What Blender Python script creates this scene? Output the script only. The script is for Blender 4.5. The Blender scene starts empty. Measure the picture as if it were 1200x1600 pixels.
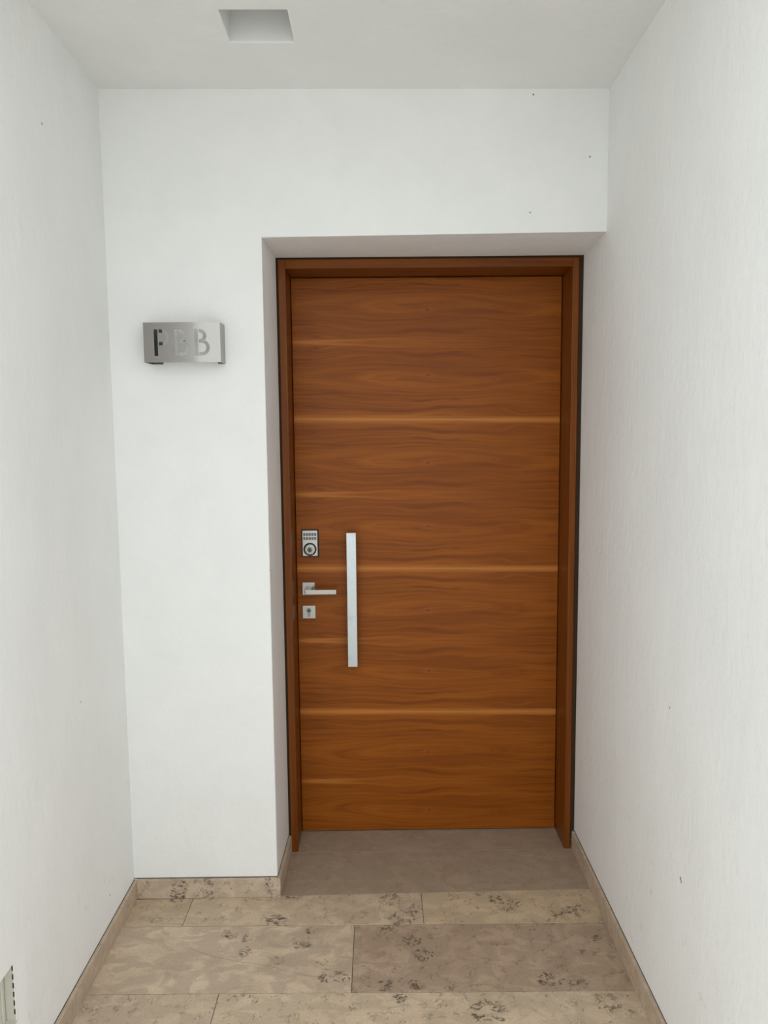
import bpy, bmesh, math, random
from mathutils import Vector, Matrix

random.seed(4)
scene = bpy.context.scene
C = scene.collection

# ------------------------------------------------------------------ camera
F_PX = 1144.97
PITCH, YAW, ROLL = 0.0991, 0.0062, -0.0094
cam_d = bpy.data.cameras.new('camera')
cam = bpy.data.objects.new('camera', cam_d)
C.objects.link(cam)
cam_d.sensor_fit = 'VERTICAL'
cam_d.sensor_height = 32.0
cam_d.lens = F_PX / 1600.0 * 32.0
cam_d.clip_start = 0.02
fw = Vector((math.sin(YAW) * math.cos(PITCH), math.cos(YAW) * math.cos(PITCH), -math.sin(PITCH)))
r0 = Vector((math.cos(YAW), -math.sin(YAW), 0))
u0 = r0.cross(fw)
rr = math.cos(ROLL) * r0 + math.sin(ROLL) * u0
uu = -math.sin(ROLL) * r0 + math.cos(ROLL) * u0
cam.matrix_world = Matrix(((rr.x, uu.x, -fw.x, -0.0206), (rr.y, uu.y, -fw.y, -2.3122),
                           (rr.z, uu.z, -fw.z, 1.513), (0, 0, 0, 1)))
scene.camera = cam

# ------------------------------------------------------------------ world: even overcast daylight
w = bpy.data.worlds.new('overcast_sky')
scene.world = w
w.use_nodes = True
bg = w.node_tree.nodes['Background']
bg.inputs['Color'].default_value = (0.95, 1.0, 1.01, 1)
bg.inputs['Strength'].default_value = 1.83

vs = scene.view_settings
vs.view_transform = 'Standard'
vs.look = 'None'
vs.exposure = 0.0
vs.gamma = 1.0
vs.use_curve_mapping = False


# ------------------------------------------------------------------ node helpers
class NT:
    def __init__(self, name):
        self.m = bpy.data.materials.new(name)
        self.m.use_nodes = True
        self.t = self.m.node_tree
        self.bsdf = self.t.nodes['Principled BSDF']
        self._co = None

    def link(self, a, b):
        self.t.links.new(a, b)

    def put(self, sock, v):
        if isinstance(v, bpy.types.NodeSocket):
            self.link(v, sock)
        elif v is not None:
            sock.default_value = v

    def co(self):
        if self._co is None:
            self._co = self.t.nodes.new('ShaderNodeTexCoord').outputs['Object']
        return self._co

    def world(self):
        return self.t.nodes.new('ShaderNodeNewGeometry').outputs['Position']

    def math(self, op, a, b=None, c=None, clamp=False):
        n = self.t.nodes.new('ShaderNodeMath')
        n.operation = op
        n.use_clamp = clamp
        self.put(n.inputs[0], a)
        self.put(n.inputs[1], b)
        self.put(n.inputs[2], c)
        return n.outputs[0]

    def sep(self, v):
        n = self.t.nodes.new('ShaderNodeSeparateXYZ')
        self.put(n.inputs[0], v)
        return n.outputs

    def comb(self, x, y, z):
        n = self.t.nodes.new('ShaderNodeCombineXYZ')
        for i, v in enumerate((x, y, z)):
            self.put(n.inputs[i], v)
        return n.outputs[0]

    def vmath(self, op, a, b=None):
        n = self.t.nodes.new('ShaderNodeVectorMath')
        n.operation = op
        self.put(n.inputs[0], a)
        self.put(n.inputs[1], b)
        return n.outputs['Value'] if op in ('DISTANCE', 'LENGTH', 'DOT_PRODUCT') else n.outputs[0]

    def noise(self, vec, scale, detail=3.0, rough=0.5, dist=0.0, color=False):
        n = self.t.nodes.new('ShaderNodeTexNoise')
        self.put(n.inputs['Vector'], vec)
        n.inputs['Scale'].default_value = scale
        n.inputs['Detail'].default_value = detail
        n.inputs['Roughness'].default_value = rough
        n.inputs['Distortion'].default_value = dist
        return n.outputs['Color' if color else 'Fac']

    def rng(self, v, a, b, c=0.0, d=1.0, smooth=False):
        n = self.t.nodes.new('ShaderNodeMapRange')
        n.interpolation_type = 'SMOOTHSTEP' if smooth else 'LINEAR'
        n.clamp = True
        self.put(n.inputs[0], v)
        for i, x in enumerate((a, b, c, d)):
            self.put(n.inputs[i + 1], x)
        return n.outputs[0]

    def mix(self, f, a, b, mode='MIX'):
        n = self.t.nodes.new('ShaderNodeMix')
        n.data_type = 'RGBA'
        n.blend_type = mode
        self.put(n.inputs[0], f)
        for i, v in ((6, a), (7, b)):
            if isinstance(v, tuple):
                v = (v[0], v[1], v[2], 1.0)
            self.put(n.inputs[i], v)
        return n.outputs[2]

    def ramp(self, v, pts):
        n = self.t.nodes.new('ShaderNodeValToRGB')
        e = n.color_ramp.elements
        while len(e) < len(pts):
            e.new(0.5)
        for k, (p, c) in enumerate(pts):
            e[k].position = p
            e[k].color = (c[0], c[1], c[2], 1)
        self.put(n.inputs[0], v)
        return n.outputs[0]

    def bump(self, h, strength, dist=0.01):
        n = self.t.nodes.new('ShaderNodeBump')
        n.inputs['Strength'].default_value = strength
        n.inputs['Distance'].default_value = dist
        self.put(n.inputs['Height'], h)
        self.link(n.outputs[0], self.bsdf.inputs['Normal'])

    def out(self, color=None, rough=None, metal=None, spec=None, aniso=None, coat=None):
        b = self.bsdf.inputs
        if isinstance(color, tuple):
            color = (color[0], color[1], color[2], 1)
        self.put(b['Base Color'], color)
        self.put(b['Roughness'], rough)
        self.put(b['Metallic'], metal)
        self.put(b['Specular IOR Level'], spec)
        self.put(b['Anisotropic'], aniso)
        self.put(b['Coat Weight'], coat)
        return self.m


# ------------------------------------------------------------------ materials
def mat_plaster(name, axis, dots=(), grime=0.0, streak=1.0):
    """white hand-trowelled plaster; axis = the wall's normal"""
    n = NT(name)
    p = n.world()
    x, y, z = n.sep(p)
    if axis == 'x':
        st = n.comb(n.math('MULTIPLY', x, 1.0), n.math('MULTIPLY', y, 1.0), n.math('MULTIPLY', z, 0.55))
    else:
        st = p
    fine = n.noise(p, 240, 3, 0.6)
    mid = n.noise(st, 48, 4, 0.6)
    big = n.noise(st, 7, 3, 0.5)
    h = n.math('ADD', n.math('MULTIPLY', fine, 0.16), n.math('MULTIPLY', mid, 0.5 * streak))
    h = n.math('ADD', h, n.math('MULTIPLY', big, 1.3))
    tone = n.rng(n.noise(st, 5, 5, 0.6), 0.3, 0.7, 0.0, 1.0)
    col = n.mix(tone, (0.825, 0.825, 0.810), (0.865, 0.865, 0.850))
    if grime > 0:
        # scuffs rubbed into the paint low on the wall, short upright strokes
        sc = n.noise(n.comb(x, n.math('MULTIPLY', y, 1.0), n.math('MULTIPLY', z, 0.42)), 30, 4, 0.65)
        sc = n.rng(sc, 0.64, 0.74)
        low = n.rng(z, 0.08, 0.75, 1.0, 0.0)
        sc = n.math('MULTIPLY', n.math('MULTIPLY', sc, low), grime)
        col = n.mix(sc, col, (0.50, 0.49, 0.47))
    for (dx, dy, dz, rad) in dots:
        d = n.vmath('DISTANCE', p, (dx, dy, dz))
        wob = n.math('MULTIPLY', n.math('SUBTRACT', n.noise(p, 300, 1), 0.5), rad * 1.2)
        m_ = n.rng(n.math('ADD', d, wob), rad * 0.5, rad, 1.0, 0.0)
        col = n.mix(m_, col, (0.16, 0.15, 0.14))
    n.bump(h, 0.8, 0.0034)
    return n.out(col, 0.85, 0.0, 0.25)


def wood_colors(n, v, fib, k=1.0):
    c = n.ramp(v, [(0.0, tuple(v * k for v in (0.170, 0.040, 0.0035))), (0.35, tuple(v * k for v in (0.240, 0.063, 0.0055))),
                   (0.62, tuple(v * k for v in (0.305, 0.086, 0.0080))), (1.0, tuple(v * k for v in (0.385, 0.118, 0.0120)))])
    return n.mix(n.math('MULTIPLY', fib, 0.30), c, (0.120 * k, 0.027 * k, 0.004 * k))


def mat_veneer():
    """walnut-coloured veneer, sheets about 28 cm high laid sideways and book-matched"""
    n = NT('walnut_veneer')
    x, y, z = n.sep(n.world())
    H = 0.2768
    zz = n.math('ADD', z, n.math('MULTIPLY', n.math('ADD', x, 0.35), 0.0115))
    k = n.math('SUBTRACT', zz, 0.482 - 4 * H)
    s = n.math('PINGPONG', k, H)
    idx = n.math('FLOOR', n.math('DIVIDE', k, H))
    drift = n.math('MULTIPLY', idx, 0.035)
    # slow waviness of the figure
    wav = n.noise(n.comb(n.math('MULTIPLY', x, 1.7), n.math('MULTIPLY', s, 6.0), drift), 1.0, 2, 0.5)
    wav = n.math('MULTIPLY', n.math('SUBTRACT', wav, 0.5), 0.11)
    wv2 = n.noise(n.comb(n.math('MULTIPLY', x, 3.2), n.math('MULTIPLY', s, 16.0), drift), 1.0, 2, 0.5)
    wav = n.math('ADD', wav, n.math('MULTIPLY', n.math('SUBTRACT', wv2, 0.5), 0.016))
    sw = n.math('ADD', s, wav)
    dx = n.math('SUBTRACT', x, 0.16)
    ds = n.math('SUBTRACT', sw, 0.160)
    # long flat ellipses (cathedral) around the knot in the middle of a sheet
    r = n.math('SQRT', n.math('ADD', n.math('POWER', n.math('MULTIPLY', dx, 0.088), 2.0),
                              n.math('POWER', ds, 2.0)))
    rings = n.noise(n.comb(n.math('MULTIPLY', r, 78.0), n.math('MULTIPLY', x, 1.5), drift), 1.0, 3, 0.6)
    broad = n.noise(n.comb(n.math('MULTIPLY', sw, 19.0), n.math('MULTIPLY', x, 0.9), n.math('ADD', drift, 4.0)), 1.0, 2)
    grain = n.noise(n.comb(n.math('MULTIPLY', x, 1.4), n.math('MULTIPLY', sw, 150.0), drift), 1.0, 4, 0.6)
    v = n.math('ADD', n.math('MULTIPLY', rings, 0.52), n.math('MULTIPLY', broad, 0.46))
    v = n.math('ADD', v, n.math('MULTIPLY', grain, 0.30))
    v = n.rng(v, 0.42, 0.85)
    fib = n.noise(n.comb(n.math('MULTIPLY', x, 4.0), n.math('MULTIPLY', sw, 520.0), drift), 1.0, 3, 0.6)
    fib = n.rng(fib, 0.46, 0.75)
    col = wood_colors(n, v, fib)
    # thin dark growth lines, here and there
    ln = n.math('ABSOLUTE', n.math('SUBTRACT', n.noise(
        n.comb(n.math('MULTIPLY', r, 46.0), n.math('MULTIPLY', x, 1.3), 9.0), 1.0, 2), 0.5))
    lg = n.rng(n.noise(n.comb(n.math('MULTIPLY', x, 2.5), n.math('MULTIPLY', s, 14.0), drift), 1.0, 2), 0.45, 0.62)
    lm = n.math('MULTIPLY', n.math('MULTIPLY', n.rng(ln, 0.0, 0.022, 1.0, 0.0), lg), 0.60)
    col = n.mix(lm, col, (0.105, 0.026, 0.0045))
    # pale sapwood band where two sheets meet
    jit = n.noise(n.comb(n.math('MULTIPLY', x, 2.0), n.math('MULTIPLY', s, 160.0), drift), 1.0, 2)
    band = n.rng(n.math('ADD', s, n.math('MULTIPLY', n.math('SUBTRACT', jit, 0.5), 0.022)), 0.000, 0.017, 1.0, 0.0, True)
    full = 0.72
    col = n.mix(n.math('MULTIPLY', band, full), col, (0.56, 0.215, 0.048))
    # and pale streaks in the left third at the other joint
    e = n.math('SUBTRACT', H, s)
    le = n.rng(x, -0.28, 0.06, 1.0, 0.0)
    tilt = n.math('ADD', e, n.math('MULTIPLY', n.math('ADD', x, 0.33), -0.035))
    b2 = n.rng(n.math('ABSOLUTE', n.math('ADD', tilt, n.math('MULTIPLY', n.math('SUBTRACT', jit, 0.5), 0.014))),
               0.001, 0.007, 1.0, 0.0, True)
    col = n.mix(n.math('MULTIPLY', n.math('MULTIPLY', b2, le), 0.62), col, (0.54, 0.20, 0.045))
    # knot
    kd = n.math('SQRT', n.math('ADD', n.math('POWER', n.math('MULTIPLY', dx, 0.45), 2.0),
                               n.math('POWER', n.math('SUBTRACT', s, 0.160), 2.0)))
    kv = n.math('ADD', kd, n.math('MULTIPLY', n.math('SUBTRACT', n.noise(n.world(), 160, 2), 0.5), 0.005))
    col = n.mix(n.rng(kv, 0.003, 0.016, 0.35, 0.0), col, (0.33, 0.10, 0.03))
    col = n.mix(n.rng(kv, 0.0005, 0.0045, 0.75, 0.0), col, (0.05, 0.015, 0.006))
    n.bump(fib, 0.05, 0.0006)
    return n.out(col, 0.38, 0.0, 0.16)


def mat_solid_wood(name, axis):
    """stained solid wood of the frame, grain along 'z' or 'x'"""
    n = NT(name)
    x, y, z = n.sep(n.world())
    a, b = (n.math('MULTIPLY', z, 1.6), x) if axis == 'z' else (n.math('MULTIPLY', x, 1.6), z)
    g = n.noise(n.comb(a, n.math('MULTIPLY', b, 60.0), n.math('MULTIPLY', y, 60.0)), 1.0, 4, 0.6)
    fib = n.rng(n.noise(n.comb(n.math('MULTIPLY', a, 3.0), n.math('MULTIPLY', b, 420.0),
                               n.math('MULTIPLY', y, 420.0)), 1.0, 2), 0.48, 0.75)
    col = wood_colors(n, n.rng(g, 0.2, 0.8, 0.05, 0.85), fib, 0.67)
    n.bump(fib, 0.06, 0.0006)
    return n.out(col, 0.34, 0.0, 0.24)


PIT_SPOTS = [  # where the stone is open-pored: x, y, radius
    (-0.364, -0.128, .05), (-0.331, -0.014, .018), (0.001, -0.028, .05), (0.042, -0.124, .06), (-0.094, -0.108, .03),
    (0.082, -0.078, .035), (-0.494, -0.195, .035), (-0.442, -0.208, .025), (-0.432, -0.267, .035), (-0.241, -0.175, .03),
    (-0.268, -0.235, .048), (-0.331, -0.308, .03), (-0.198, -0.316, .025), (-0.178, -0.375, .04), (-0.140, -0.381, .035),
    (0.386, -0.065, .055), (0.348, -0.030, .03), (0.541, -0.109, .045), (0.595, -0.097, .045), (-0.006, -0.181, .035),
    (-0.017, -0.415, .035), (0.069, -0.411, .04), (0.448, -0.398, .06), (0.094, -0.295, .05), (0.520, -0.409, .05),
    (0.066, -0.231, .05), (0.023, -0.464, .03), (0.578, -0.484, .06), (0.623, -0.236, .03), (0.571, -0.293, .025),
    (0.258, -0.510, .08), (0.307, -0.010, .03), (-0.700, -0.010, .035), (-0.60, -0.010, .018), (-0.40, -0.010, .02)]
CRACK = [(-0.835, -0.186), (-0.805, -0.194), (-0.655, -0.233), (-0.497, -0.297), (-0.342, -0.335), (-0.318, -0.346), (-0.195, -0.380)]


def mat_travertine(name, spots=True, pores=0.35, cloud=1.0, crack=False):
    n = NT(name)
    p = n.world()
    oi = n.t.nodes.new('ShaderNodeObjectInfo')
    x, y, z = n.sep(p)
    q = n.vmath('ADD', p, n.comb(n.math('MULTIPLY', oi.outputs['Random'], 37.0), 0.0, 0.0))
    base = oi.outputs['Color']
    qs = n.vmath('MULTIPLY', q, (0.75, 1.25, 1.0))
    c1 = n.rng(n.noise(qs, 17, 3, 0.5, 0.9), 0.47, 0.57, 0.0, 1.0)
    col = n.mix(n.math('MULTIPLY', c1, 0.80 * cloud), base, n.mix(1.0, base, (1.48, 1.47, 1.45), 'MULTIPLY'))
    c2 = n.rng(n.noise(qs, 8, 4, 0.55, 0.5), 0.40, 0.66)
    col = n.mix(n.math('MULTIPLY', c2, 0.70 * cloud), col, n.mix(1.0, base, (0.76, 0.73, 0.69), 'MULTIPLY'))
    fn = n.rng(n.noise(q, 150, 4, 0.7), 0.3, 0.7, 0.0, 1.0)
    col = n.mix(n.math('MULTIPLY', fn, 0.42), col, n.mix(1.0, base, (0.66, 0.63, 0.60), 'MULTIPLY'))
    # stray small pores everywhere
    rid = n.math('ABSOLUTE', n.math('SUBTRACT', n.noise(q, 60, 4, 0.6, 0.8), 0.5))
    gate = n.rng(n.noise(q, 30, 3, 0.6), 0.52, 0.62)
    pit = n.math('MULTIPLY', n.math('MULTIPLY', n.rng(rid, 0.008, 0.040, 1.0, 0.0), gate), pores)
    if spots:
        m = None
        wb = n.noise(p, 26, 3, 0.6, color=True)
        pw = n.vmath('ADD', p, n.vmath('MULTIPLY', n.vmath('SUBTRACT', wb, (0.5, 0.5, 0.5)), (0.055, 0.055, 0.0)))
        pw = n.vmath('MULTIPLY', pw, (1.0, 1.15, 0.0))
        for (sx, sy, sr) in PIT_SPOTS:
            d = n.vmath('DISTANCE', pw, (sx, sy * 1.15, 0.0))
            g = n.rng(d, sr * 0.28, sr * (0.90 if (sx < 0.05 or sy > -0.16) else 0.72), 1.0, 0.0)
            m = g if m is None else n.math('MAXIMUM', m, g)
        rid2 = n.math('ABSOLUTE', n.math('SUBTRACT', n.noise(n.vmath('MULTIPLY', p, (0.75, 1.25, 1.0)), 23, 4, 0.70, 2.0), 0.5))
        g2 = n.rng(n.noise(p, 38, 3, 0.6), 0.43, 0.50)
        big = n.math('MULTIPLY', n.math('MULTIPLY', n.rng(rid2, 0.020, 0.042, 1.0, 0.0), n.rng(m, 0.12, 0.45)), g2)
        halo = n.math('MULTIPLY', m, 0.12)
        col = n.mix(halo, col, n.mix(1.0, base, (0.72, 0.70, 0.66), 'MULTIPLY'))
        pit = n.math('MAXIMUM', pit, big)
    col = n.mix(n.math('MULTIPLY', pit, 0.90), col, (0.060, 0.049, 0.035))
    if crack:
        fc = n.t.nodes.new('ShaderNodeFloatCurve')
        cv = fc.mapping.curves[0]
        pts = [((a + 0.86) / 0.7, (b + 0.45) / 0.3) for a, b in CRACK]
        cv.points[0].location = pts[0]
        cv.points[1].location = pts[-1]
        for a in pts[1:-1]:
            cv.points.new(*a)
        fc.mapping.update()
        n.put(fc.inputs['Value'], n.math('DIVIDE', n.math('ADD', x, 0.86), 0.7))
        yc = n.math('SUBTRACT', n.math('MULTIPLY', fc.outputs[0], 0.3), 0.45)
        wob = n.math('MULTIPLY', n.math('SUBTRACT', n.noise(p, 45, 3), 0.5), 0.008)
        dd = n.math('ABSOLUTE', n.math('ADD', n.math('SUBTRACT', y, yc), wob))
        mk = n.math('MULTIPLY', n.rng(dd, 0.0004, 0.0020, 0.45, 0.0), n.rng(x, -0.20, -0.19, 1.0, 0.0))
        mk = n.math('MULTIPLY', mk, n.rng(x, -0.84, -0.55, 0.10, 1.0))
        col = n.mix(mk, col, (0.16, 0.125, 0.09))
    h = n.math('SUBTRACT', n.math('MULTIPLY', fn, 0.15), pit)
    n.bump(h, 0.5, 0.0016)
    return n.out(col, n.rng(fn, 0, 1, 0.42, 0.62), 0.0, 0.35)


def mat_metal(name, col, rough, aniso_axis=None, mottle=0.0):
    n = NT(name)
    p = n.world()
    x, y, z = n.sep(p)
    rg = rough
    if aniso_axis:
        a = {'x': (9.0, 2600.0, 2600.0), 'z': (2600.0, 2600.0, 9.0)}[aniso_axis]
        br = n.noise(n.vmath('MULTIPLY', p, a), 1.0, 2)
        rg = n.rng(br, 0.2, 0.8, rough * 0.8, rough * 1.25)
        n.bump(br, 0.02, 0.0002)
    c = (col[0], col[1], col[2])
    if mottle:
        m = n.rng(n.noise(p, 26, 3, 0.5), 0.56, 0.72)
        c = n.mix(n.math('MULTIPLY', m, mottle), c, tuple(v * 0.62 for v in col))
    return n.out(c, rg, 1.0)


def mat_plain(name, col, rough=0.6, metal=0.0, spec=0.4):
    n = NT(name)
    f = n.noise(n.world(), 90, 3, 0.6)
    c = n.mix(f, tuple(v * 0.9 for v in col), tuple(min(1, v * 1.08) for v in col))
    return n.out(c, rough, metal, spec)


M = {}
M['plaster_back'] = mat_plaster('white_plaster_door_wall', 'y', dots=[
    (0.454, 0, 2.539, .0032), (0.628, 0, 2.359, .003), (0.448, 0, 2.197, .003), (-0.372, 0.0, 1.10, .004)])
M['plaster_left'] = mat_plaster('white_plaster_left', 'x', dots=[
    (-0.849, -0.35, 0.80, .003), (-0.849, -0.40, 2.30, .004), (-0.849, -0.21, 0.145, .004)], grime=0.55, streak=1.0)
M['plaster_right'] = mat_plaster('white_plaster_right', 'x', dots=[
    (0.6755, -0.694, 0.483, .0052), (0.6755, -0.699, 0.478, .004), (0.677, -0.60, 0.86, .003)], grime=0.8, streak=1.25)
M['plaster_ceiling'] = mat_plaster('white_plaster_ceiling', 'z')
M['veneer'] = mat_veneer()
M['wood_v'] = mat_solid_wood('stained_wood_upright', 'z')
M['wood_h'] = mat_solid_wood('stained_wood_level', 'x')
M['trav'] = mat_travertine('travertine', True, 0.70, 0.55)
M['trav_crack'] = mat_travertine('travertine_cracked', True, 0.14, 0.9, True)
M['trav_plain'] = mat_travertine('travertine_plain', False, 0.40, 0.45)
M['trav_slab'] = mat_travertine('travertine_threshold', False, 0.42, 0.32)
M['grout'] = mat_plain('grout', (0.20, 0.165, 0.125), 0.9)
M['joint'] = mat_plain('dark_gap_shade', (0.050, 0.028, 0.016), 0.9, 0, 0.1)  # dark brown that stands in for shade in narrow gaps
M['steel'] = mat_metal('brushed_steel', (0.45, 0.45, 0.44), 0.30, 'x')
M['steel_bar'] = mat_metal('satin_steel_bar', (0.50, 0.535, 0.555), 0.30, 'z', 0.30)
M['nickel'] = mat_metal('satin_nickel', (0.41, 0.395, 0.365), 0.32)
M['nickel_mid'] = mat_metal('darker_nickel', (0.27, 0.265, 0.25), 0.38)  # darker metal sets the profile cylinder off from its plate
M['nickel_dark'] = mat_metal('dark_grey_metal', (0.16, 0.17, 0.17), 0.5)  # dark grey of the keys; on the sign flanges a painted dark reflection
M['sign_steel'] = mat_metal('sign_brushed_steel', (0.345, 0.328, 0.308), 0.20, 'x')
M['black'] = mat_plain('black_rubber', (0.012, 0.011, 0.010), 0.55)
M['beige_metal'] = mat_plain('beige_painted_metal', (0.60, 0.585, 0.505), 0.5)
M['ground'] = mat_plain('pale_concrete_paving', (0.68, 0.655, 0.61), 0.85)


# ------------------------------------------------------------------ mesh helpers
def mesh_obj(name, bm, mat, parent=None, smooth=False):
    me = bpy.data.meshes.new(name)
    bmesh.ops.recalc_face_normals(bm, faces=bm.faces[:])
    bm.to_mesh(me)
    bm.free()
    if smooth:
        for pl in me.polygons:
            pl.use_smooth = True
    o = bpy.data.objects.new(name, me)
    me.materials.append(mat)
    C.objects.link(o)
    if parent is not None:
        o.parent = parent
        o.matrix_parent_inverse = parent.matrix_basis.inverted()
    return o


def box_into(bm, x0, x1, y0, y1, z0, z1, bev=0.0, seg=2):
    t = bmesh.new()
    vs_ = [t.verts.new(c) for c in ((x0, y0, z0), (x1, y0, z0), (x1, y1, z0), (x0, y1, z0),
                                    (x0, y0, z1), (x1, y0, z1), (x1, y1, z1), (x0, y1, z1))]
    for f in ((0, 3, 2, 1), (4, 5, 6, 7), (0, 1, 5, 4), (1, 2, 6, 5), (2, 3, 7, 6), (3, 0, 4, 7)):
        t.faces.new([vs_[i] for i in f])
    if bev > 0:
        bmesh.ops.bevel(t, geom=t.edges[:], offset=bev, segments=seg, profile=0.5, affect='EDGES')
    tm = bpy.data.meshes.new('tmp')
    t.to_mesh(tm)
    t.free()
    bm.from_mesh(tm)
    bpy.data.meshes.remove(tm)


def box(name, x0, x1, y0, y1, z0, z1, mat, parent=None, bev=0.0, seg=2):
    bm = bmesh.new()
    box_into(bm, x0, x1, y0, y1, z0, z1, bev, seg)
    return mesh_obj(name, bm, mat, parent)


def prism(name, pts, z0, z1, mat, parent=None, bev=0.0):
    """outline in x, y extruded in z"""
    bm = bmesh.new()
    a = [bm.verts.new((p[0], p[1], z0)) for p in pts]
    b = [bm.verts.new((p[0], p[1], z1)) for p in pts]
    k = len(pts)
    bm.faces.new(a[::-1])
    top = bm.faces.new(b)
    for i in range(k):
        bm.faces.new((a[i], a[(i + 1) % k], b[(i + 1) % k], b[i]))
    if bev:
        bmesh.ops.bevel(bm, geom=list(top.edges), offset=bev, segments=1, profile=0.5, affect='EDGES')
    return mesh_obj(name, bm, mat, parent)


def lathe_y(name, prof, cx, cz, mat, parent=None, n=40):
    """profile of (radius, y) turned about an axis along y"""
    bm = bmesh.new()
    rings = []
    for (r, y) in prof:
        if r < 1e-6:
            rings.append([bm.verts.new((cx, y, cz))])
        else:
            rings.append([bm.verts.new((cx + r * math.cos(2 * math.pi * i / n), y,
                                        cz + r * math.sin(2 * math.pi * i / n))) for i in range(n)])
    for a, b in zip(rings, rings[1:]):
        for i in range(n):
            j = (i + 1) % n
            if len(a) == 1 and len(b) == 1:
                continue
            if len(a) == 1:
                bm.faces.new((a[0], b[j], b[i]))
            elif len(b) == 1:
                bm.faces.new((a[i], a[j], b[0]))
            else:
                bm.faces.new((a[i], a[j], b[j], b[i]))
    o = mesh_obj(name, bm, mat, parent, True)
    for e in o.data.edges:
        pass
    try:
        o.data.set_sharp_from_angle(angle=math.radians(35))
    except Exception:
        pass
    return o


def structure(o, label=None):
    o['kind'] = 'structure'
    if label:
        o['label'] = label
    return o


def empty(name, loc):
    o = bpy.data.objects.new(name, None)
    o.empty_display_size = 0.05
    o.location = loc
    C.objects.link(o)
    return o


# ------------------------------------------------------------------ room dimensions
XL = -0.849
def XR(y): return 0.6835 + 0.0115 * y
def ZC(x): return 2.5585 - 0.0058 * x
XO, ZO_L, ZO_R = -0.3725, 2.1295, 2.139       # door recess: left edge, soffit height left and right
YF, YD = 0.256, 0.396                           # frame face, leaf face
Y_END, YE_L, YE_R = -1.24, -1.28, -1.17                                   # open end of the porch
Y_BACK = 0.52

# ------------------------------------------------------------------ walls
# wall with the door: an L around the recess, the reveal tapering slightly
bm = bmesh.new()
NSEG = 14
def ring(y, xo, zl, zr, xr):
    v = [bm.verts.new((XL - 0.15, y, 0.0)), bm.verts.new((xo, y, 0.0))]
    lo = [bm.verts.new((xo + (xr - xo) * i / NSEG, y, zl + (zr - zl) * i / NSEG)) for i in range(NSEG + 1)]
    hi = [bm.verts.new((xo + (xr - xo) * i / NSEG, y, 3.6)) for i in range(NSEG + 1)]
    return v, lo, hi, bm.verts.new((XL - 0.15, y, 3.6))
RA = ring(0.0, XO, ZO_L, ZO_R + 0.0006, 0.75)
RB = ring(YF, XO + 0.006, 2.1315, 2.1325, 0.75)
RC = ring(Y_BACK, XO + 0.006, 2.1315, 2.1325, 0.75)
for R_ in (RA, RC):
    v, lo, hi, tl = R_
    bm.faces.new((v[0], v[1], lo[0], hi[0], tl))
    for i in range(NSEG):
        bm.faces.new((lo[i], lo[i + 1], hi[i + 1], hi[i]))
for P_, Q_ in ((RA, RB), (RB, RC)):
    lp = [P_[0][0], P_[0][1]] + P_[1] + P_[2][::-1] + [P_[3]]
    lq = [Q_[0][0], Q_[0][1]] + Q_[1] + Q_[2][::-1] + [Q_[3]]
    for i in range(len(lp)):
        j = (i + 1) % len(lp)
        bm.faces.new((lp[i], lp[j], lq[j], lq[i]))
sel = set([RA[0][1]] + RA[1])
be = [e for e in bm.edges if e.verts[0] in sel and e.verts[1] in sel]
bmesh.ops.bevel(bm, geom=be, offset=0.005, segments=3, profile=0.5, affect='EDGES')
o = structure(mesh_obj('wall_back', bm, M['plaster_back']), 'white plastered wall around the recessed wooden door')

# left wall with a shallow niche low down
NY0, NY1, NZ0, NZ1, ND = -1.06, -0.771, 0.2120, 0.352, 0.0290
bm = bmesh.new()
ys = [YE_L, NY0, NY1, -0.725, 0.02]
zs = [0.0, NZ0, NZ1, NZ1 + 0.0025, 3.6]
g = [[bm.verts.new((XL - (0.0035 if (y == NY1 and z <= NZ1) else 0.0), y, z)) for z in zs] for y in ys]
for i in range(4):
    for j in range(4):
        if (i, j) != (1, 1):
            bm.faces.new((g[i][j], g[i + 1][j], g[i + 1][j + 1], g[i][j + 1]))
h = [bm.verts.new((XL - ND, y, z)) for y, z in ((NY0, NZ0), (NY1, NZ0), (NY1, NZ1), (NY0, NZ1))]
hole = [g[1][1], g[2][1], g[2][2], g[1][2]]
for i in range(4):
    bm.faces.new((hole[i], h[i], h[(i + 1) % 4], hole[(i + 1) % 4]))
bm.faces.new(h)
bk = [bm.verts.new((XL - 1.6, y, z)) for y, z in ((YE_L, 0), (0.02, 0), (0.02, 3.6), (YE_L, 3.6))]
bm.faces.new(bk)
bm.faces.new([g[i][0] for i in range(5)] + [bk[1], bk[0]])
bm.faces.new([g[i][4] for i in range(5)] + [bk[2], bk[3]])
bm.faces.new([g[0][j] for j in range(5)] + [bk[3], bk[0]])
bm.faces.new([g[4][j] for j in range(5)] + [bk[2], bk[1]])
structure(mesh_obj('wall_left', bm, M['plaster_left']), 'white plastered side wall left of the door')

# right wall, running on flush into the recess
bm = bmesh.new()
q = [bm.verts.new(v) for v in ((XR(YE_R), YE_R, 0), (XR(Y_BACK), Y_BACK, 0), (XR(Y_BACK), Y_BACK, 3.6), (XR(YE_R), YE_R, 3.6))]
q2 = [bm.verts.new(v) for v in ((2.3, YE_R, 0), (2.3, Y_BACK, 0), (2.3, Y_BACK, 3.6), (2.3, YE_R, 3.6))]
bm.faces.new(q)
bm.faces.new(q2[::-1])
for i in range(4):
    bm.faces.new((q[i], q2[i], q2[(i + 1) % 4], q[(i + 1) % 4]))
structure(mesh_obj('wall_right', bm, M['plaster_right']), 'white plastered side wall right of the door')

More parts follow.
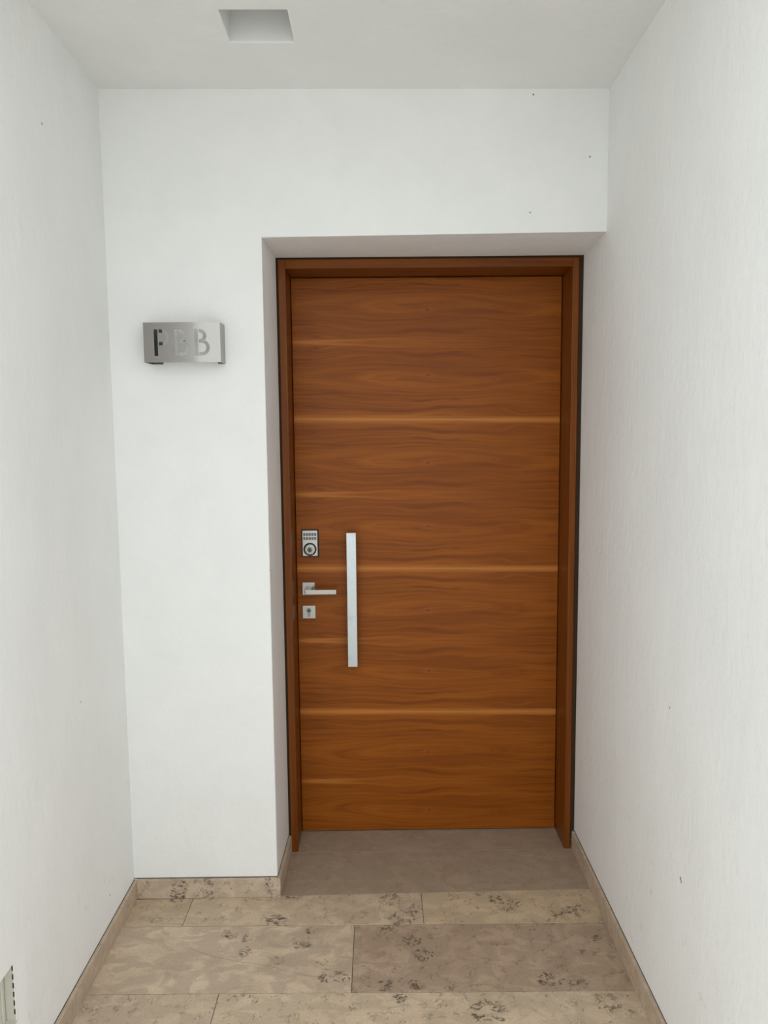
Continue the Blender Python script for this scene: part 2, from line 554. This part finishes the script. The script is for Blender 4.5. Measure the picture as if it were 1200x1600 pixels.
# ceiling with a square light recess
bm = bmesh.new()
xs = [XL - 0.003, -0.4025, -0.2345, 0.695]
ys = [Y_END, -0.405, -0.2585, 0.06]
g = [[bm.verts.new((x, y, ZC(x))) for y in ys] for x in xs]
for i in range(3):
    for j in range(3):
        if (i, j) != (1, 1):
            bm.faces.new((g[i][j], g[i + 1][j], g[i + 1][j + 1], g[i][j + 1]))
hole = [g[1][1], g[2][1], g[2][2], g[1][2]]
up = [bm.verts.new((v.co.x, v.co.y, 2.70)) for v in hole]
for i in range(4):
    bm.faces.new((hole[i], up[i], up[(i + 1) % 4], hole[(i + 1) % 4]))
bm.faces.new(up)
tp = [bm.verts.new(v) for v in ((XL - 0.003, Y_END, 3.6), (0.695, Y_END, 3.6), (0.695, 0.06, 3.6), (XL - 0.003, 0.06, 3.6))]
bm.faces.new(tp)
bm.faces.new([g[i][0] for i in range(4)] + [tp[1], tp[0]])
bm.faces.new([g[i][3] for i in range(4)] + [tp[2], tp[3]])
bm.faces.new([g[0][j] for j in range(4)] + [tp[3], tp[0]])
bm.faces.new([g[3][j] for j in range(4)] + [tp[2], tp[1]])
be = [e for e in bm.edges if e.verts[0] in hole and e.verts[1] in hole]
bmesh.ops.bevel(bm, geom=be, offset=0.003, segments=2, profile=0.5, affect='EDGES')
structure(mesh_obj('ceiling', bm, M['plaster_ceiling']), 'white plastered porch ceiling with a square recess')

# ------------------------------------------------------------------ floor
bm = bmesh.new()
box_into(bm, XL - 0.05, 0.74, Y_END, Y_BACK + 0.1, -0.06, -0.0022)
floor = structure(mesh_obj('floor', bm, M['grout']), 'travertine tiled porch floor')
ground = structure(box('ground', -7, 7, -11, Y_END - 0.004, -0.10, -0.01, M['ground']), 'pale paving in front of the porch')

TB = 0.0108
def lerp(a, b, t): return a + (b - a) * t
def rowline(yl, yr, x): return lerp(yl, yr, (x - XL) / (0.68 - XL))
rows = [(-0.012, 0.014), (-0.150, -0.159), (-0.431, -0.445), (-0.722, -0.735), (-1.02, -1.03), (Y_END, Y_END)]
cuts = [[-0.652, 0.106], [-0.111], [-0.475], [0.18], [-0.40]]
T_COL = [[(0.53, 0.410, 0.292), (0.57, 0.447, 0.322), (0.56, 0.438, 0.298)],
         [(0.545, 0.430, 0.318), (0.430, 0.322, 0.232)],
         [(0.535, 0.42, 0.308), (0.575, 0.455, 0.328)]]
G = 0.0011
for i, cs in enumerate(cuts):
    (al, ar), (bl, br) = rows[i], rows[i + 1]
    lim = [None] + cs + [None]
    for k in range(len(lim) - 1):
        x0 = XL + 0.002 if lim[k] is None else lim[k] + G
        def xr_(y): return XR(y) - 0.002 if lim[k + 1] is None else lim[k + 1] - G
        y00, y01 = rowline(bl, br, x0) + G, rowline(al, ar, x0) - G
        xr0, xr1 = xr_(bl), xr_(al)
        y10, y11 = rowline(bl, br, xr0) + G, rowline(al, ar, xr1) - G
        col = T_COL[i][k] if i < 3 else random.choice(T_COL[random.randrange(3)])
        mt = M['trav_crack'] if (i, k) == (1, 0) else M['trav']
        t = prism('tile', [(x0, y00), (xr0, y10), (xr1, y11), (x0, y01)], -0.016, random.uniform(-0.0002, 0.0002),
                  mt, floor, 0.0007)
        t.color = (*col, 1)
# threshold slab under the door
for ya, yb, lab in ((None, 0.2535, 'grey-brown stone slab in the door recess'), (0.2545, 0.60, 'stone strip under the door leaf')):
    yl = rowline(-0.012, 0.014, XO) + G if ya is None else ya
    yr = rowline(-0.012, 0.014, 0.68) + G if ya is None else ya
    sl = prism('threshold_slab', [(XO + 0.002, yl), (XR(yr) - 0.002, yr), (XR(yb) - 0.002, yb), (XO + 0.002, yb)],
               -0.016, 0.0, M['trav_slab'], floor, 0.0005)
    sl.color = (0.385, 0.296, 0.217, 1)
    sl['label'] = lab

# ------------------------------------------------------------------ stone baseboards
HB = 0.0655
bcol = (0.52, 0.415, 0.312, 1)
def baseboard(name, pts, z1, label, mat='trav_plain', line=None):
    o = prism(name, pts, 0.0008, z1, M[mat], None, 0.0012)
    o.color = bcol
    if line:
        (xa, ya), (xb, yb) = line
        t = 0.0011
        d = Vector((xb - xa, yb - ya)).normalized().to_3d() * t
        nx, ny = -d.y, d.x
        prism('shadow_line', [(xa - nx, ya - ny), (xb - nx, yb - ny), (xb + nx, yb + ny), (xa + nx, ya + ny)], z1 + 0.0001, z1 + 0.0021, M['joint'], o)  # dark strip painting the shadow line above the skirting
    return structure(o, label)
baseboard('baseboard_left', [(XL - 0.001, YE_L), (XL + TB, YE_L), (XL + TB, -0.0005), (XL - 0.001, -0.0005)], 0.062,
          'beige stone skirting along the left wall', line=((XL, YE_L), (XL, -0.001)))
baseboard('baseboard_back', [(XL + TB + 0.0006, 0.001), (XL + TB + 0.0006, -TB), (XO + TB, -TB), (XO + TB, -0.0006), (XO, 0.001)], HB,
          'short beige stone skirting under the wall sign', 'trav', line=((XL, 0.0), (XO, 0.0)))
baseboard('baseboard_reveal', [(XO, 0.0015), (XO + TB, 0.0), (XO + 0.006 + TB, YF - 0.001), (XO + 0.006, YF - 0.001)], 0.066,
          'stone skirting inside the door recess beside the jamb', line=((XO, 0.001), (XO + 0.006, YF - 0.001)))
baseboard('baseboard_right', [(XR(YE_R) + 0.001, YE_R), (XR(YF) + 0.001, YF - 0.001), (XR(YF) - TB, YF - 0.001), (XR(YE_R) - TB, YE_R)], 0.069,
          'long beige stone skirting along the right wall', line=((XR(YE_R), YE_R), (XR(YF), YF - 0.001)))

# ------------------------------------------------------------------ door
door = empty('door_1', (0.157, YD, 0))
structure(door, 'walnut veneer front door with a long steel pull bar, in a wooden frame')
JX0, JX1 = -0.3335, 0.6485       # inner faces of the jambs
ZH = 2.0942                      # underside of the head
def jamb(x0, x1, side):
    bm = bmesh.new()
    box_into(bm, x0, x1, YF, 0.50, 0.0006, 2.1245, 0.0018)
    if side < 0:
        box_into(bm, x1 - 0.001, x1 + 0.014, 0.447, 0.50, 0.0006, ZH)
    else:
        box_into(bm, x0 - 0.014, x0 + 0.001, 0.447, 0.50, 0.0006, ZH)
    return mesh_obj('jamb', bm, M['wood_v'], door)
jamb(-0.3585, JX0, -1)
jamb(JX1, 0.6705, 1)
bm = bmesh.new()
box_into(bm, JX0 + 0.0004, JX1 - 0.0004, YF + 0.0004, 0.50, ZH, 2.1243, 0.0018)
box_into(bm, JX0 + 0.0145, JX1 - 0.0145, 0.447, 0.4998, ZH - 0.014, ZH + 0.002)
mesh_obj('frame_head', bm, M['wood_h'], door)
# dark filler painting the shade of the open gap between frame and plaster
bm = bmesh.new()
box_into(bm, -0.3668, -0.3580, YF + 0.006, 0.50, 0.0675, 2.1320)
box_into(bm, 0.6700, 0.6860, YF + 0.004, 0.50, 0.0705, 2.1320)
box_into(bm, -0.3575, 0.6695, YF + 0.006, 0.50, 2.1240, 2.1330)
jo = mesh_obj('gap_shade_filler', bm, M['joint'], door)
jo['label'] = 'dark filler for the shaded gap around the wooden frame'
leaf = box('door_leaf', JX0 + 0.0022, JX1 - 0.0022, YD, 0.445, 0.0045, ZH - 0.0028, M['veneer'], door, 0.0012)
box('light_stop_strip', JX0 + 0.004, JX1 - 0.004, 0.430, 0.444, 0.0006, 0.0046, M['black'], door)  # unseen strip added to block sky light leaking under the leaf

# long square pull bar
pull = box('pull_handle', -0.1428, -0.1074, 0.338, 0.356, 0.6730, 1.1740, M['steel_bar'], door, 0.0010)
pull['label'] = 'long upright satin steel pull bar'
for z in (0.745, 1.100):
    lathe_y('standoff', [(0.0, 0.3555), (0.009, 0.3555), (0.009, 0.3925), (0.013, 0.3930), (0.013, 0.3962), (0, 0.3962)],
            -0.1251, z, M['nickel'], pull, 24)

# keypad deadbolt
db = box('deadbolt', -0.3080, -0.2515, 0.3835, 0.3905, 1.0830, 1.1785, M['nickel'], door, 0.0012)
db['label'] = 'grey deadbolt plate with two rows of keys and a round cylinder'
box('backplate', -0.3115, -0.2480, 0.3900, 0.3962, 1.0795, 1.1820, M['black'], db, 0.0010)  # black plate slightly larger than the deadbolt plate
for rrow in range(2):
    for k in range(5):
        cx = -0.2798 + (k - 2) * 0.0100
        cz = 1.1640 - rrow * 0.0150
        box('key', cx - 0.0040, cx + 0.0040, 0.3820, 0.3840, cz - 0.0052, cz + 0.0052, M['nickel_dark'], db, 0.0006, 1)
CX, CZ = -0.2800, 1.1085
lathe_y('cylinder_collar', [(0.0243, 0.3845), (0.0243, 0.3826), (0.0210, 0.3822), (0.0205, 0.3845)], CX, CZ, M['black'], db)
lathe_y('cylinder_rose', [(0.0207, 0.3842), (0.0207, 0.3790), (0.0180, 0.3768), (0.0150, 0.3766), (0.0140, 0.3775),
                          (0.0115, 0.3775), (0.0, 0.3775)], CX, CZ, M['nickel'], db)
pg = lathe_y('key_plug', [(0.0096, 0.3778), (0.0094, 0.3758), (0.0078, 0.3752), (0.0, 0.3752)], CX, CZ - 0.001, M['nickel_dark'], db)
bm = bmesh.new()
box_into(bm, CX - 0.0016, CX + 0.0016, 0.3744, 0.3756, CZ - 0.0078, CZ + 0.0040, 0.0004, 1)
mesh_obj('keyway', bm, M['black'], db)

# lever on a square rose
lv = box('lever_rose', -0.3122, -0.2648, 0.3870, 0.3962, 0.9345, 0.9830, M['nickel'], door, 0.0014)
lv['label'] = 'square satin rose with a flat straight lever'
bm = bmesh.new()
box_into(bm, -0.2985, -0.2745, 0.3440, 0.3875, 0.9480, 0.9660, 0.0020)
mesh_obj('lever_neck', bm, M['nickel'], lv)
box('lever', -0.2990, -0.1815, 0.3390, 0.3520, 0.9455, 0.9640, M['nickel'], lv, 0.0020)

# euro-cylinder escutcheon
es = box('escutcheon', -0.3135, -0.2635, 0.3870, 0.3962, 0.8450, 0.8945, M['nickel'], door, 0.0016)
es['label'] = 'square keyhole escutcheon with a profile cylinder'
bm = bmesh.new()
pts = []
ex, ez = -0.2890, 0.8770
for i in range(25):
    t = math.radians(-60 + 300 * i / 24)
    pts.append((ex + 0.0088 * math.cos(t), ez + 0.0088 * math.sin(t)))
pts += [(ex - 0.0050, ez - 0.0225), (ex - 0.0025, ez - 0.0248), (ex + 0.0025, ez - 0.0248), (ex + 0.0050, ez - 0.0225)]
A = [bm.verts.new((p[0], 0.3832, p[1])) for p in pts]
B = [bm.verts.new((p[0], 0.3872, p[1])) for p in pts]
bm.faces.new(A)
for i in range(len(pts)):
    bm.faces.new((A[i], A[(i + 1) % len(pts)], B[(i + 1) % len(pts)], B[i]))
cyl = mesh_obj('profile_cylinder', bm, M['nickel_mid'], es)
lathe_y('key_plug', [(0.0072, 0.3836), (0.0072, 0.3822), (0.0, 0.3822)], ex, ez, M['nickel_dark'], es, 24)
box('keyway', ex - 0.0012, ex + 0.0030, 0.3815, 0.3826, ez - 0.0050, ez + 0.0012, M['black'], es, 0.0003, 1)

# ------------------------------------------------------------------ steel wall sign with stencil letters
SX0, SX1, SZ0, SZ1, SD, ST = -0.7260, -0.4965, 1.7500, 1.8685, 0.060, 0.0015
sign = empty('wall_sconce', (0.5 * (SX0 + SX1), 0.0, SZ0))
sign['label'] = 'brushed steel box sconce with cut-out letters PBB on the white wall'
sign['category'] = 'wall sconce'
PXM = 0.2285 / 945.0                      # drawing units of the plate to metres
def P2(u, v): return (SX0 + u * PXM, SZ1 - v * 0.1185 / 495.0)

def arc(cx, cy, rx, ry, a0, a1, n=14):
    return [(cx + rx * math.cos(math.radians(a0 + (a1 - a0) * i / n)), cy + ry * math.sin(math.radians(a0 + (a1 - a0) * i / n)))
            for i in range(n + 1)]

def letters():
    out = []
    TOP, BOT, S = 85, 415, 42
    def stem(x): out.append([(x, TOP), (x + 46, TOP), (x + 46, BOT), (x, BOT)])
    # P
    stem(130)
    r = 100
    cx, cy = 214, TOP + r
    out.append([(190, TOP)] + arc(cx, cy, r, r, -90, 90) + [(190, TOP + 2 * r), (190, TOP + 2 * r - S)] +
               arc(cx, cy, r - S, r - S, 90, -90) + [(190, TOP + S)])
    # two B
    for x in (377, 632):
        stem(x)
        xb = x + 56
        ru = 84
        rl = 101
        cu = (x + 150 - ru, TOP + ru)
        cl = (x + 187 - rl, BOT - rl)
        zc = 0.5 * (TOP + 2 * ru - S + BOT - 2 * rl + S)   # waist
        # both bowls as one slot, with two islands left standing through their bridges
        up_out = arc(cu[0], cu[1], ru, ru, -90, 62)
        lo_out = arc(cl[0], cl[1], rl, rl, -66, 90)
        lo_in = arc(cl[0], cl[1], rl - S, rl - S, 90, -90)
        up_in = arc(cu[0], cu[1], ru - S, ru - S, 90, -90)
        out.append([(xb, TOP)] + up_out + lo_out + [(xb, BOT), (xb, BOT - S)] + lo_in + [(xb, cl[1] - rl + S)] +
                   [(xb, cu[1] + ru - S)] + up_in + [(xb, TOP + S)])
    return out

cu_d = bpy.data.curves.new('plate_outline', 'CURVE')
cu_d.dimensions = '2D'
cu_d.fill_mode = 'BOTH'
cu_d.extrude = ST / 2
cu_d.resolution_u = 1
def spline(pts):
    s = cu_d.splines.new('POLY')
    s.points.add(len(pts) - 1)
    for p_, q_ in zip(s.points, pts):
        p_.co = (q_[0], q_[1], 0, 1)
    s.use_cyclic_u = True
spline([(SX0, SZ0), (SX1, SZ0), (SX1, SZ1), (SX0, SZ1)])
for L in letters():
    spline([P2(*p_) for p_ in L])
tmpo = bpy.data.objects.new('plate_outline', cu_d)
C.objects.link(tmpo)
bpy.context.view_layer.update()
me = bpy.data.meshes.new_from_object(tmpo.evaluated_get(bpy.context.evaluated_depsgraph_get()))
bpy.data.objects.remove(tmpo)
bm = bmesh.new()
bm.from_mesh(me)
bmesh.ops.remove_doubles(bm, verts=bm.verts[:], dist=1e-6)
XB = SX0 + 0.64 * (SX1 - SX0)              # the sheet starts to bow back here
for i in range(1, 28):
    xx = XB - 0.004 + (SX1 - XB) * i / 28
    bmesh.ops.bisect_plane(bm, geom=bm.verts[:] + bm.edges[:] + bm.faces[:], plane_co=(xx, 0, 0), plane_no=(1, 0, 0))
for v in bm.verts:
    x, z, d = v.co
    t = max(0.0, x - XB)
    bow = 0.85 * t * t                     # gentle curve, added so the right side catches a bright reflection
    v.co = (x, -SD + ST / 2 - d + bow, z)
YE = -SD + 0.85 * (SX1 - XB) ** 2
fp = mesh_obj('face_plate', bm, M['sign_steel'], sign)
fp['label'] = 'steel face plate with stencil letters PBB'
for pl in fp.data.polygons:
    pl.use_smooth = True
try:
    fp.data.set_sharp_from_angle(angle=math.radians(30))
except Exception:
    pass
bpy.data.meshes.remove(me)
# side plates and the flanges fixed to the wall
def slanted(name, x0f, x1f, yf, x0b, x1b, yb):
    bm = bmesh.new()
    vv = [bm.verts.new(c_) for c_ in ((x0f, yf, SZ0), (x1f, yf, SZ0), (x1b, yb, SZ0), (x0b, yb, SZ0),
                                      (x0f, yf, SZ1), (x1f, yf, SZ1), (x1b, yb, SZ1), (x0b, yb, SZ1))]
    for f in ((0, 3, 2, 1), (4, 5, 6, 7), (0, 1, 5, 4), (1, 2, 6, 5), (2, 3, 7, 6), (3, 0, 4, 7)):
        bm.faces.new([vv[i] for i in f])
    return mesh_obj(name, bm, M['sign_steel'], sign)
slanted('side_plate', SX0, SX0 + ST, -SD + ST, SX0 + 0.008, SX0 + 0.008 + ST, -0.0005)
slanted('side_plate', SX1 - ST, SX1, YE + ST, SX1 + 0.003 - ST, SX1 + 0.003, -0.0005)
box('wall_flange', SX0 + 0.0096, SX0 + 0.0400, -0.0022, -0.0004, SZ0, SZ1, M['nickel_dark'], sign)  # flanges darker than the face: its dark reflection put into their colour
box('wall_flange', SX1 - 0.0200, SX1 + 0.0014, -0.0022, -0.0004, SZ0, SZ1, M['nickel_dark'], sign)

# ------------------------------------------------------------------ beige metal box sunk in the left wall
nb = empty('recessed_box', (XL - 0.015, 0.5 * (NY0 + NY1), NZ0))
nb['label'] = 'beige metal box sunk low into the white left wall'
nb['category'] = 'wall box'
e_ = 0.0008
box('back_panel', XL - ND + e_, XL - ND + 0.003, NY0 + e_, NY1 - e_, NZ0 + e_, NZ1 - e_, M['beige_metal'], nb)
box('side_panel', XL - ND + 0.0050, XL - 0.0040, NY1 - 0.003, NY1 - e_, NZ0 + e_, NZ1 - e_, M['beige_metal'], nb)
box('side_panel', XL - ND + 0.0032, XL - 0.0008, NY0 + e_, NY0 + 0.003, NZ0 + e_, NZ1 - e_, M['beige_metal'], nb)
box('floor_panel', XL - ND + 0.0032, XL - 0.0008, NY0 + 0.0032, NY1 - 0.0032, NZ0 + e_, NZ0 + 0.004, M['beige_metal'], nb)
for yy in (-0.786, -0.832, -0.92, -1.01):
    box('rib', XL - ND + 0.0028, XL - ND + 0.0060, yy - 0.004, yy + 0.004, NZ0 + 0.006, NZ1 - e_, M['beige_metal'], nb, 0.001, 1)
# perforated corner bead at the edge of the plaster
for k in range(7):
    z0 = NZ1 - 0.004 - k * 0.021
    if z0 - 0.012 < NZ0:
        break
    box('bead_slot', XL - 0.0056, XL - 0.0032, NY1 - 0.0042, NY1 - 0.0028, z0 - 0.012, z0, M['joint'], nb)
box('corner_bead', XL - 0.0040, XL - 0.0020, NY1 - 0.0026, NY1 + 0.0022, NZ0, NZ1, M['plaster_ceiling'], nb, 0.0005, 1)
